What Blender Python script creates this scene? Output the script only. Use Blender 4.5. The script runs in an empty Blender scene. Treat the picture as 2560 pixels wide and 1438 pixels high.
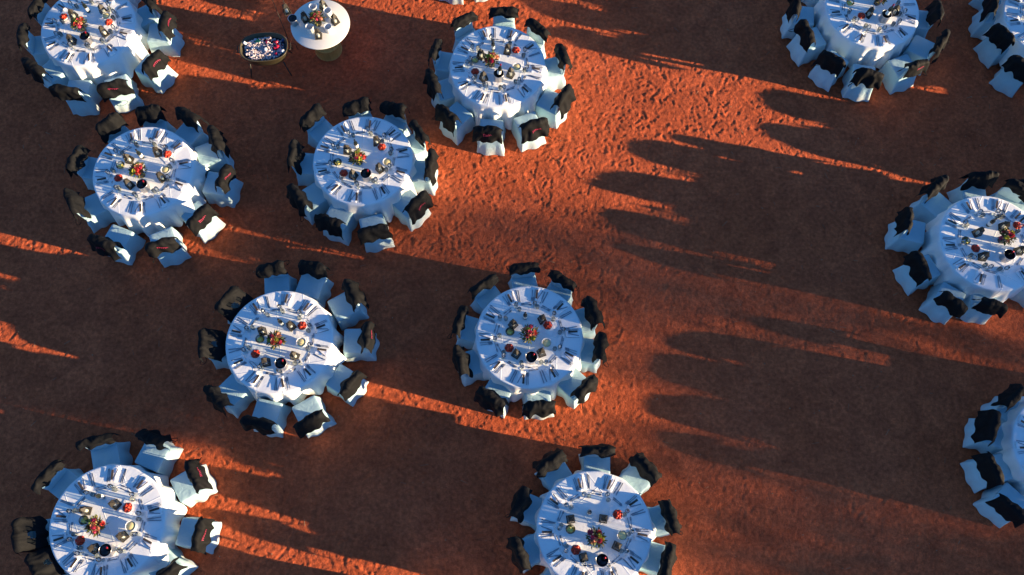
import bpy, bmesh, math, random
import numpy as np
from mathutils import Vector, Matrix, noise
PI = math.pi
R_ = math.radians
sc = bpy.context.scene
C = sc.collection

# ------------------------------------------------------------------ camera
CAM_H, TILT, FPX = 15.097, math.atan(0.35535), 2172.0
cam = bpy.data.cameras.new('camera')
cam.sensor_fit = 'HORIZONTAL'; cam.sensor_width = 36.0
cam.lens = FPX / 2560 * 36.0
cam.clip_start = 0.1; cam.clip_end = 4000
co = bpy.data.objects.new('camera', cam); C.objects.link(co)
co.location = (0, 0, CAM_H); co.rotation_euler = (TILT, 0, 0)
sc.camera = co

# ------------------------------------------------------------------ light
SUN_AZ, SUN_EL = R_(-13.2), R_(9.5)
world = bpy.data.worlds.new('World'); sc.world = world; world.use_nodes = True
wn = world.node_tree
sky = wn.nodes.new('ShaderNodeTexSky'); sky.sky_type = 'NISHITA'; sky.sun_disc = False
sky.sun_elevation = SUN_EL; sky.sun_rotation = PI/2 - SUN_AZ
sky.altitude = 500; sky.air_density = 1.0; sky.dust_density = 0.2; sky.ozone_density = 5.6
bg = wn.nodes['Background']; bg.inputs['Strength'].default_value = 0.087
wn.links.new(sky.outputs['Color'], bg.inputs['Color'])
sd = Vector((math.cos(SUN_EL)*math.cos(SUN_AZ), math.cos(SUN_EL)*math.sin(SUN_AZ), math.sin(SUN_EL)))
sl = bpy.data.lights.new('sun', 'SUN'); sl.energy = 5.0; sl.angle = R_(0.45); sl.color = (1.0, 0.74, 0.45)
so = bpy.data.objects.new('sun', sl); C.objects.link(so)
so.rotation_euler = sd.to_track_quat('Z', 'Y').to_euler(); so.location = (20, -5, 10)
sc.view_settings.view_transform = 'Standard'; sc.view_settings.look = 'None'
sc.view_settings.exposure = 1.75; sc.view_settings.gamma = 1.0
sc.view_settings.use_curve_mapping = False
sc.render.engine = 'CYCLES'
sc.cycles.max_bounces = 6; sc.cycles.transparent_max_bounces = 16
sc.cycles.use_denoising = True

# ------------------------------------------------------------------ helpers
def at(px, py, z=0.0):
    """point of the place that the photograph shows at (px, py) if it lies at height z"""
    d = Vector(((px-1280)/FPX, -(py-719)/FPX, -1.0))
    d = Matrix.Rotation(TILT, 3, 'X') @ d
    t = (z - CAM_H) / d.z
    return Vector((d.x*t, d.y*t, z))

def mesh(name, verts, faces, mat=None, smooth=True):
    me = bpy.data.meshes.new(name)
    me.from_pydata([tuple(v) for v in verts], [], faces)
    me.update()
    if smooth:
        me.polygons.foreach_set('use_smooth', [True]*len(me.polygons))
    if mat: me.materials.append(mat)
    return me

def link(name, data, parent=None, loc=(0, 0, 0), rz=0.0):
    o = bpy.data.objects.new(name, data); C.objects.link(o)
    o.location = loc; o.rotation_euler = (0, 0, rz)
    if parent: o.parent = parent
    return o

def tag(o, label, cat, group=None):
    o['label'] = label; o['category'] = cat
    if group: o['group'] = group
    return o

class MB:
    """collects simple shapes into one mesh"""
    def __init__(s): s.v = []; s.f = []
    def add(s, v, f):
        n = len(s.v); s.v += [tuple(p) for p in v]; s.f += [tuple(i+n for i in q) for q in f]
    def box(s, x0, x1, y0, y1, z0, z1):
        s.add([(x0,y0,z0),(x1,y0,z0),(x1,y1,z0),(x0,y1,z0),(x0,y0,z1),(x1,y0,z1),(x1,y1,z1),(x0,y1,z1)],
              [(3,2,1,0),(4,5,6,7),(0,1,5,4),(1,2,6,5),(2,3,7,6),(3,0,4,7)])
    def prism(s, pts, z0, z1):
        n = len(pts)
        s.add([(x,y,z0) for x,y in pts]+[(x,y,z1) for x,y in pts],
              [tuple(range(n-1,-1,-1)), tuple(range(n,2*n))]+[(i,(i+1)%n,n+(i+1)%n,n+i) for i in range(n)])
    def lathe(s, prof, n=24, cx=0, cy=0, closed_ends=True):
        v = []; f = []
        for r, z in prof:
            for i in range(n):
                a = 2*PI*i/n; v.append((cx+r*math.cos(a), cy+r*math.sin(a), z))
        for k in range(len(prof)-1):
            for i in range(n):
                j = (i+1) % n
                f.append((k*n+i, k*n+j, (k+1)*n+j, (k+1)*n+i))
        if closed_ends:
            f.append(tuple(range(n-1,-1,-1))); m = (len(prof)-1)*n; f.append(tuple(range(m, m+n)))
        s.add(v, f)
    def tube(s, pts, r, n=6):
        pts = [Vector(p) for p in pts]; v = []; f = []
        for k, p in enumerate(pts):
            d = (pts[min(k+1,len(pts)-1)] - pts[max(k-1,0)]).normalized()
            a = d.orthogonal().normalized() if abs(d.z) < .9 else Vector((1,0,0))
            a = (a - d*a.dot(d)).normalized(); b = d.cross(a)
            rr = r[k] if isinstance(r, (list, tuple)) else r
            for i in range(n):
                t = 2*PI*i/n; v.append(p + a*rr*math.cos(t) + b*rr*math.sin(t))
        for k in range(len(pts)-1):
            for i in range(n):
                j = (i+1) % n; f.append((k*n+i, k*n+j, (k+1)*n+j, (k+1)*n+i))
        f.append(tuple(range(n-1,-1,-1))); m = (len(pts)-1)*n; f.append(tuple(range(m, m+n)))
        s.add(v, f)
    def ball(s, c, r, n=10, m=7, sz=1.0):
        v = []; f = []
        for k in range(m+1):
            t = PI*k/m
            for i in range(n):
                a = 2*PI*i/n
                v.append((c[0]+r*math.sin(t)*math.cos(a), c[1]+r*math.sin(t)*math.sin(a), c[2]-r*sz*math.cos(t)))
        for k in range(m):
            for i in range(n):
                j = (i+1) % n; f.append((k*n+i, k*n+j, (k+1)*n+j, (k+1)*n+i))
        s.add(v, f)
    def me(s, name, mat, smooth=True): return mesh(name, s.v, s.f, mat, smooth)

def smooth_by_angle(me, deg=35):
    me.polygons.foreach_set('use_smooth', [True]*len(me.polygons))
    bm = bmesh.new(); bm.from_mesh(me)
    for e in bm.edges:
        if len(e.link_faces) == 2 and e.calc_face_angle(0) > R_(deg): e.smooth = False
    bm.to_mesh(me); bm.free(); return me

def nz(x, y=0.0, z=0.0): return noise.noise(Vector((x, y, z)))

# ------------------------------------------------------------------ materials
def mat_new(name, col, rough=0.6, metal=0.0, spec=0.5):
    m = bpy.data.materials.new(name); m.use_nodes = True
    b = m.node_tree.nodes['Principled BSDF']
    b.inputs['Base Color'].default_value = (*col, 1); b.inputs['Roughness'].default_value = rough
    b.inputs['Metallic'].default_value = metal; b.inputs['Specular IOR Level'].default_value = spec
    return m, m.node_tree, b

def vary(nt, b, c1, c2, scale=8, detail=6, coord='Object', lo=.3, hi=.7):
    tc = nt.nodes.new('ShaderNodeTexCoord'); n = nt.nodes.new('ShaderNodeTexNoise')
    n.inputs['Scale'].default_value = scale; n.inputs['Detail'].default_value = detail
    r = nt.nodes.new('ShaderNodeValToRGB')
    r.color_ramp.elements[0].position = lo; r.color_ramp.elements[1].position = hi
    r.color_ramp.elements[0].color = (*c1, 1); r.color_ramp.elements[1].color = (*c2, 1)
    nt.links.new(tc.outputs[coord], n.inputs['Vector']); nt.links.new(n.outputs['Fac'], r.inputs['Fac'])
    nt.links.new(r.outputs['Color'], b.inputs['Base Color'])
    return tc, n, r

def bump(nt, b, src, strength=.3, dist=.01, prev=None):
    n = nt.nodes.new('ShaderNodeBump'); n.inputs['Strength'].default_value = strength
    n.inputs['Distance'].default_value = dist
    nt.links.new(src, n.inputs['Height'])
    if prev: nt.links.new(prev.outputs['Normal'], n.inputs['Normal'])
    nt.links.new(n.outputs['Normal'], b.inputs['Normal']); return n

def cloth_mat(name, c1, c2, rough=.85, wr=.25, wscale=5.0, sheen=0.0, spec=.25):
    m, nt, b = mat_new(name, c1, rough, 0, spec)
    tc, n, r = vary(nt, b, c1, c2, 3.0)
    w = nt.nodes.new('ShaderNodeTexNoise'); w.inputs['Scale'].default_value = wscale
    w.inputs['Detail'].default_value = 5; w.inputs['Distortion'].default_value = 1.2
    nt.links.new(tc.outputs['Object'], w.inputs['Vector'])
    b1 = bump(nt, b, w.outputs['Fac'], wr, .03)
    if sheen:
        b.inputs['Sheen Weight'].default_value = sheen; b.inputs['Sheen Roughness'].default_value = .4
    return m

def dusty_cloth(name, c1, c2, wr, wscale, fold=None, dust=.30):
    m = cloth_mat(name, c1, c2, wr=wr, wscale=wscale); nt = m.node_tree; L = nt.links
    b = nt.nodes['Principled BSDF']; src = b.inputs['Base Color'].links[0].from_socket
    tc = nt.nodes.new('ShaderNodeTexCoord'); sx = nt.nodes.new('ShaderNodeSeparateXYZ'); L.new(tc.outputs['Object'], sx.inputs[0])
    mr = nt.nodes.new('ShaderNodeMapRange'); mr.inputs['From Min'].default_value = .28; mr.inputs['From Max'].default_value = .02
    mr.inputs['To Min'].default_value = 0; mr.inputs['To Max'].default_value = dust*2
    n = nt.nodes.new('ShaderNodeTexNoise'); n.inputs['Scale'].default_value = 9; n.inputs['Detail'].default_value = 5
    L.new(tc.outputs['Object'], n.inputs['Vector']); L.new(sx.outputs['Z'], mr.inputs['Value'])
    mu = nt.nodes.new('ShaderNodeMath'); mu.operation = 'MULTIPLY'; L.new(mr.outputs[0], mu.inputs[0]); L.new(n.outputs['Fac'], mu.inputs[1])
    mx = nt.nodes.new('ShaderNodeMix'); mx.data_type = 'RGBA'; L.new(mu.outputs[0], mx.inputs['Factor'])
    L.new(src, mx.inputs['A']); mx.inputs['B'].default_value = (.45,.20,.11,1); L.new(mx.outputs['Result'], b.inputs['Base Color'])
    prev = b.inputs['Normal'].links[0].from_node
    if fold:
        oi = nt.nodes.new('ShaderNodeObjectInfo'); vr = nt.nodes.new('ShaderNodeVectorRotate'); vr.rotation_type = 'Z_AXIS'
        ml = nt.nodes.new('ShaderNodeMath'); ml.operation = 'MULTIPLY'; ml.inputs[1].default_value = 6.28
        L.new(oi.outputs['Random'], ml.inputs[0]); L.new(ml.outputs[0], vr.inputs['Angle']); L.new(tc.outputs['Object'], vr.inputs['Vector'])
        br = nt.nodes.new('ShaderNodeTexBrick'); br.offset = 0; br.inputs['Scale'].default_value = 1
        br.inputs['Brick Width'].default_value = fold; br.inputs['Row Height'].default_value = fold
        br.inputs['Mortar Size'].default_value = .012; br.inputs['Mortar Smooth'].default_value = 1
        L.new(vr.outputs[0], br.inputs['Vector']); prev = bump(nt, b, br.outputs['Fac'], .6, .006, prev)
    f = nt.nodes.new('ShaderNodeTexNoise'); f.inputs['Scale'].default_value = 26; f.inputs['Detail'].default_value = 4; f.inputs['Distortion'].default_value = 1.5
    L.new(tc.outputs['Object'], f.inputs['Vector']); bump(nt, b, f.outputs['Fac'], .22, .008, prev)
    return m

M = {}
M['cloth'] = dusty_cloth('white_tablecloth', (.80,.83,.83), (.85,.88,.87), .14, 3.5, .47)
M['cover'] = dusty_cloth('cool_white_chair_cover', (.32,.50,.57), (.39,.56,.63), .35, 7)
M['napkin'] = cloth_mat('white_napkin', (.88,.88,.88), (.92,.92,.91), wr=.2, wscale=14)
M['black'] = cloth_mat('black_bag_fabric', (.0040,.0043,.0050), (.0068,.0074,.0086), rough=.75, wr=.35, wscale=6, spec=.12)
M['pink'] = mat_new('pink_print', (.24,.015,.05), .6)[0]
M['steel'] = mat_new('dark_cutlery_steel', (.40,.41,.43), .28, 1.0)[0]
M['card'] = cloth_mat('dark_card', (.05,.04,.034), (.10,.075,.06), rough=.5, wr=.05)
M['iron'] = cloth_mat('black_iron', (.022,.020,.016), (.05,.042,.032), rough=.5, wr=.1, wscale=60)
M['white'] = cloth_mat('white_glaze', (.76,.76,.74), (.82,.82,.80), rough=.3, wr=.03)
M['wax'] = mat_new('candle_wax', (.82,.78,.68), .5)[0]
M['red'] = cloth_mat('red_fruit_skin', (.42,.022,.012), (.52,.07,.03), rough=.35, wr=.05)
M['butter'] = mat_new('pale_yellow_dip', (.80,.66,.30), .5)[0]
M['lemon'] = mat_new('lemon_yellow', (.72,.60,.14), .4)[0]
M['bottle'] = mat_new('dark_bottle_glass', (.010,.014,.010), .08, 0, .6)[0]
M['label'] = mat_new('paper_label', (.78,.76,.70), .7)[0]
M['foil'] = mat_new('bottle_foil', (.35,.012,.03), .35, .4)[0]
M['foilblack'] = mat_new('black_foil', (.015,.015,.015), .35, .3)[0]
M['bucket'] = mat_new('brushed_bucket_metal', (.62,.61,.60), .36, 1.0)[0]
M['dark'] = mat_new('dark_bucket_liner', (.012,.012,.015), .25)[0]
M['leafa'] = cloth_mat('green_leaf', (.045,.075,.018), (.10,.13,.03), rough=.6, wr=.05)
M['leafb'] = cloth_mat('dry_leaf', (.12,.09,.03), (.20,.17,.06), rough=.6, wr=.05)
M['fpink'] = mat_new('pink_petals', (.62,.05,.12), .6)[0]
M['fred'] = mat_new('red_petals', (.50,.03,.03), .6)[0]
M['fpeach'] = mat_new('peach_petals', (.70,.30,.18), .6)[0]
M['fyell'] = mat_new('yellow_green_petals', (.50,.48,.06), .6)[0]
M['laminate'] = cloth_mat('pale_table_laminate', (.64,.63,.59), (.70,.69,.65), rough=.4, wr=.03)
M['ice'] = cloth_mat('crushed_ice', (.42,.36,.38), (.80,.69,.66), rough=.3, wr=.1)
M['canred'] = mat_new('red_can', (.55,.015,.05), .3, .3)[0]
M['cangreen'] = mat_new('green_glass', (.03,.28,.10), .2)[0]
M['canblue'] = mat_new('navy_can', (.02,.05,.14), .3, .3)[0]
M['canwhite'] = mat_new('white_can', (.75,.74,.72), .35)[0]
M['tub'] = cloth_mat('bronze_tub_metal', (.045,.038,.022), (.09,.075,.042), rough=.38, wr=.1, wscale=12)
M['trunk'] = cloth_mat('bark', (.06,.045,.03), (.12,.09,.06), wr=.6, wscale=20)

def glass_mat():
    m = bpy.data.materials.new('clear_glass'); m.use_nodes = True; nt = m.node_tree
    nt.nodes.remove(nt.nodes['Principled BSDF']); out = nt.nodes['Material Output']
    t = nt.nodes.new('ShaderNodeBsdfTransparent'); t.inputs['Color'].default_value = (.80,.84,.84,1)
    g = nt.nodes.new('ShaderNodeBsdfGlossy'); g.inputs['Roughness'].default_value = .04
    lw = nt.nodes.new('ShaderNodeFresnel'); lw.inputs['IOR'].default_value = 1.5
    mx = nt.nodes.new('ShaderNodeMixShader')
    nt.links.new(lw.outputs['Fac'], mx.inputs['Fac']); nt.links.new(t.outputs[0], mx.inputs[1])
    nt.links.new(g.outputs[0], mx.inputs[2]); nt.links.new(mx.outputs[0], out.inputs['Surface'])
    return m
M['glass'] = glass_mat()

def wood_mat():
    m, nt, b = mat_new('weathered_drum_timber', (.5,.3,.12), .6)
    tc, n, r = vary(nt, b, (.48,.21,.05), (.66,.34,.09), 6)
    mp = nt.nodes.new('ShaderNodeMapping'); mp.inputs['Scale'].default_value = (4, 4, .4)
    nt.links.new(tc.outputs['Object'], mp.inputs['Vector']); nt.links.new(mp.outputs[0], n.inputs['Vector'])
    bump(nt, b, n.outputs['Fac'], .3, .01); return m
M['drum'] = wood_mat()

def ground_mat():
    m, nt, b = mat_new('red_sand', (.42,.12,.045), .95, 0, .1)
    L = nt.links
    tc = nt.nodes.new('ShaderNodeTexCoord')
    def nzn(scale, detail, dist=0, rough=.55):
        n = nt.nodes.new('ShaderNodeTexNoise'); n.inputs['Scale'].default_value = scale
        n.inputs['Detail'].default_value = detail; n.inputs['Distortion'].default_value = dist
        n.inputs['Roughness'].default_value = rough
        L.new(tc.outputs['Object'], n.inputs['Vector']); return n
    n0 = nzn(2.6, 6, .8); n1 = nzn(.55, 5); n2 = nzn(14, 8); n3 = nzn(70, 4)
    def ramp(n, c1, c2, lo, hi):
        r = nt.nodes.new('ShaderNodeValToRGB')
        r.color_ramp.elements[0].position = lo; r.color_ramp.elements[1].position = hi
        r.color_ramp.elements[0].color = (*c1, 1); r.color_ramp.elements[1].color = (*c2, 1)
        L.new(n.outputs['Fac'], r.inputs['Fac']); return r
    r1 = ramp(n1, (.50,.104,.039), (.59,.127,.050), .35, .65)
    r2 = ramp(n2, (.66,.64,.62), (1.2,1.18,1.15), .3, .7)
    r3 = ramp(n3, (.72,.72,.74), (1.18,1.18,1.18), .3, .7)
    def mul(a, c):
        x = nt.nodes.new('ShaderNodeMix'); x.data_type = 'RGBA'; x.blend_type = 'MULTIPLY'
        x.inputs['Factor'].default_value = 1
        L.new(a, x.inputs['A']); L.new(c, x.inputs['B']); return x.outputs['Result']
    r0 = ramp(n0, (.80,.80,.82), (1.12,1.12,1.1), .35, .65)
    L.new(mul(mul(mul(r1.outputs[0], r2.outputs[0]), r3.outputs[0]), r0.outputs[0]), b.inputs['Base Color'])
    n4 = nzn(36, 8, .6); n5 = nzn(120, 4)
    b1 = bump(nt, b, n4.outputs['Fac'], .8, .016)
    bump(nt, b, n5.outputs['Fac'], .35, .004, b1)
    return m
M['sand'] = ground_mat()

# ------------------------------------------------------------------ ground: one sheet, fine where the photo looks
def build_ground():
    rng = np.random.default_rng(7)
    def axis(a, b, step):
        core = np.arange(a, b+step/2, step); out = []; s = step; p = b
        while p < 1500: s *= 1.35; p += s; out.append(p)
        lo = []; s = step; p = a
        while p > -1500: s *= 1.35; p -= s; lo.append(p)
        return np.array(lo[::-1] + list(core) + out), len(lo)
    ST = .02
    X, ix = axis(-11.6, 11.6, ST); Y, iy = axis(-.9, 13.1, ST)
    nx = int(round(23.2/ST))+1; ny = int(round(14.0/ST))+1
    Z = np.zeros((ny, nx))
    gx = -11.6 + ST*np.arange(nx); gy = -.9 + ST*np.arange(ny)
    def value_noise(cell, amp):
        w = int(nx*ST/cell)+3; h = int(ny*ST/cell)+3
        g = rng.standard_normal((h, w))
        fx = (gx-gx[0])/cell; fy = (gy-gy[0])/cell
        x0 = fx.astype(int); y0 = fy.astype(int); tx = fx-x0; ty = fy-y0
        tx = tx*tx*(3-2*tx); ty = ty*ty*(3-2*ty)
        A = g[np.ix_(y0, x0)]*(1-tx)+g[np.ix_(y0, x0+1)]*tx
        B = g[np.ix_(y0+1, x0)]*(1-tx)+g[np.ix_(y0+1, x0+1)]*tx
        return amp*(A*(1-ty)[:, None]+B*ty[:, None])
    Z += value_noise(.04, .0018) + value_noise(.09, .0012) + value_noise(.7, .003)
    # trampled more in the open sand between the tables, less to the lower right
    N = 46000
    px = rng.uniform(-11.4, 11.4, N); py = rng.uniform(-.8, 13.0, N)
    ang = rng.uniform(0, 2*PI, N)
    for k in range(N):
        x, y = px[k], py[k]
        d = 1.0
        if x > 2.2 and y < 5.8: d = .6
        sz = rng.uniform(.3, 1.0)**1.6; dep = d*rng.uniform(.003, .0105)*(.4+.6*sz); la = .10*sz*rng.uniform(.8, 1.2)+.014; lb = .034*sz*rng.uniform(.8, 1.3)+.012
        i0 = int((x-.24-gx[0])/ST); i1 = int((x+.24-gx[0])/ST)+1
        j0 = int((y-.24-gy[0])/ST); j1 = int((y+.24-gy[0])/ST)+1
        i0 = max(i0, 0); j0 = max(j0, 0); i1 = min(i1, nx); j1 = min(j1, ny)
        if i1 <= i0 or j1 <= j0: continue
        dx = gx[i0:i1][None, :]-x; dy = gy[j0:j1][:, None]-y
        c, s = math.cos(ang[k]), math.sin(ang[k])
        a = (dx*c+dy*s)/la; b = (-dx*s+dy*c)/lb
        b = b*(1.0+.28*np.cos(a*2.2))
        q = np.sqrt(a*a+b*b)
        dig = np.exp(-q**4)
        Z[j0:j1, i0:i1] = Z[j0:j1, i0:i1]*(1-.5*dig) - dep*dig*(1+.35*a) + dep*.55*np.exp(-((q-1.3)/.28)**2)*(.6+.5*a)
    Z -= Z.mean()
    Z *= .8
    full = np.zeros((len(Y), len(X))); full[iy:iy+ny, ix:ix+nx] = Z - .006
    XX, YY = np.meshgrid(X, Y)
    co_ = np.stack([XX.ravel(), YY.ravel(), full.ravel()], 1)
    w = len(X); h = len(Y)
    idx = np.arange(w*h).reshape(h, w)
    q = np.stack([idx[:-1, :-1].ravel(), idx[:-1, 1:].ravel(), idx[1:, 1:].ravel(), idx[1:, :-1].ravel()], 1)
    me = bpy.data.meshes.new('ground')
    me.vertices.add(len(co_)); me.vertices.foreach_set('co', co_.ravel().astype(np.float32))
    me.loops.add(q.size); me.loops.foreach_set('vertex_index', q.ravel().astype(np.int32))
    me.polygons.add(len(q)); me.polygons.foreach_set('loop_start', np.arange(0, q.size, 4, dtype=np.int32))
    me.polygons.foreach_set('use_smooth', np.ones(len(q), bool))
    me.update(calc_edges=True); me.validate()
    me.materials.append(M['sand'])
    o = link('ground', me); o['kind'] = 'structure'
build_ground()

# ------------------------------------------------------------------ tables
RT, ZT = .915, .75
# name: (centre px or None, xy, phrase, flares of the cloth)
TABLES = {
 'T1': ((0.295, 4.210), 'the centre table'),
 'T2': ((-3.991, 4.121), 'the left third-row table'),
 'T3': ((-2.758, 7.602), 'the right second-row table'),
 'T4': ((-0.279, 9.634), 'the top middle table'),
 'T5': ((-6.791, 7.380), 'the leftmost second-row table'),
 'T6': ((1.314, 1.007), 'the bottom middle table'),
 'T7': ((-6.472, 1.110), 'the bottom-left corner table'),
 'T8': ((-8.314, 10.541), 'the top-left corner table'),
 'T9': ((7.127, 10.954), 'the top right inner table'),
 'T10': ((8.562, 5.954), 'the upper right-edge table'),
 'T11': ((9.165, 2.300), 'the lower right-edge table'),
 'T12': ((10.617, 10.736), 'the top-right corner table'),
 'T16': ((11.722, 7.734), 'the table beyond the right edge'),
 'T17': ((15.073, 9.487), 'the far right table'),
 'T13': ((-1.038, 13.026), 'the top-edge table'),
 'T14': ((-5.483, 13.224), 'the table above the drinks tub'),
 'T15': ((-2.255, -1.200), 'the bottom-edge table'),
}
def crop(s, ox, oy, pts): return [(ox+x/s, oy+y/s) for x, y in pts]
# where the photograph shows each bag on its chair back
BAGS = {
 'T1': crop(3.267,1100,620,[(680,165),(1005,265),(1255,520),(1310,810),(1185,1140),(815,1290),(415,1220),(165,920),(165,590),(355,300)]),
 'T2': crop(2.996,440,620,[(715,150),(1010,135),(1320,335),(1430,650),(1310,1010),(1005,1290),(600,1310),(290,1110),(205,710),(385,380)]),
 'T3': crop(3.595,680,220,[(355,245),(760,155),(1100,180),(1320,395),(1420,675),(1290,1035),(905,1280),(500,1190),(225,960),(185,590)]),
 'T4': crop(3.783,1040,0,[(440,200),(830,110),(1140,260),(1385,520),(1390,915),(1110,1180),(690,1240),(290,1070),(165,780),(185,470)]),
 'T5': crop(3.424,140,240,[(440,230),(785,125),(1135,170),(1360,370),(1430,690),(1230,1020),(890,1270),(390,1250),(135,910),(165,530)]),
 'T6': crop(4.133,1260,1090,[(490,260),(980,150),(1480,330),(1720,830),(1690,1270),(170,1220),(160,680)]),
 'T7': crop(3.705,0,1050,[(870,200),(1400,170),(1790,500),(1840,1060),(170,1060),(430,520),(330,1370)]),
 'T8': crop(5.135,0,0,[(470,80),(290,450),(440,870),(860,1160),(1440,1100),(1960,780),(2110,280),(1890,-10)]),
 'T9': crop(5.752,1960,0,[(330,450),(700,850),(1240,1075),(1920,940),(2260,600),(2210,130),(180,40)]),
 'T10': crop(3.424,2220,400,[(410,230),(810,140),(170,510),(290,910),(560,1210),(900,1240),(1120,240)]),
 'T11': crop(3.506,2400,940,[(470,190),(290,430),(300,830),(470,1170)]),
 'T12': crop(5.99,2420,0,[(390,30),(530,500),(830,990)]),
}
# further seats of tables that the frame cuts (angle in degrees, east = 0)
EXTRA = {
 'T6': [-55, -92, 232], 'T7': [-38, -72, -108], 'T8': [75, 108], 'T9': [65, 100, 135],
 'T10': [50, 5, -40], 'T11': [60, 15, -25, -70], 'T12': [80, 40, 0, -45, -80, 130],
 'T16': [20, 56, 92, 128, 164, 200, 236, 272, 308, 344], 'T17': [100, 136, 172, 208, 244, 280],
 'T13': [-68, -100], 'T14': [-92], 'T15': [78, 104],
}
LOGO = {('T2',3),('T3',5),('T4',5),('T4',6),('T5',4),('T5',5),('T5',6),('T5',7),('T8',4),('T8',5),('T8',6),('T7',2),('T7',3),('T9',3)}
HOLE = {('T2',8),('T2',9),('T7',4),('T7',6)}
HOURS = ['twelve','one','two','three','four','five','six','seven','eight','nine','ten','eleven']
def clock(deg):
    k = int(round(((90-deg) % 360)/15)) % 24
    return HOURS[k//2]+" o'clock" if k % 2 == 0 else 'half past '+HOURS[k//2]

# -- tablecloth
FLARES = {'T2': [(-16,.13,.15,.36),(-34,.14,.10,.2)], 'T5': [(-38,.18,.20,.34),(8,.14,.10,.35)], 'T7': [(-36,.18,.22,.38),(25,.2,.10,.3)],
          'T8': [(-50,.25,.15,.2)], 'T6': [(5,.15,.12,.2)]}
def cloth_mesh(seed, flares):
    n = 192; rnd = random.Random(seed); v = []; f = []
    rings = [0.0001, .25, .5, .7, .82, .885, .908, .917]
    ph = rnd.uniform(0, 6.28); k1 = rnd.choice((17, 19, 21))
    for r in rings:
        for i in range(n):
            a = 2*PI*i/n; x, y = r*math.cos(a), r*math.sin(a)
            z = ZT + .0022*nz(x*3+seed, y*3) + .0014*nz(x*9, y*9+seed)
            if r > .9: z -= (r-.9)**2*20
            v.append((x, y, z))
    rows = 9; drop = .66
    for k in range(1, rows+1):
        t = k/rows
        for i in range(n):
            a = 2*PI*i/n
            w = math.sin(k1*a+ph+1.6*nz(math.cos(a)*2+seed, math.sin(a)*2))
            w2 = nz(math.cos(a)*3.2+seed*3, math.sin(a)*3.2, seed)
            r = .922 + t**.8*(.055*w + .06*w2 + .05) + .01*t
            z = ZT - .006 - t*drop*(1+.10*w2)
            for fa, fw, out, lift in flares:
                d = (math.degrees(a)-fa+180) % 360-180; g = math.exp(-(R_(d)/fw)**2)
                r += g*out*t**.7; z += g*lift*t**1.3
            v.append((r*math.cos(a), r*math.sin(a), max(z, .03)))
    m = len(rings)+rows
    for k in range(m-1):
        for i in range(n):
            j = (i+1) % n; f.append((k*n+i, k*n+j, (k+1)*n+j, (k+1)*n+i))
    return mesh('tablecloth', v, f, M['cloth'])

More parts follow.
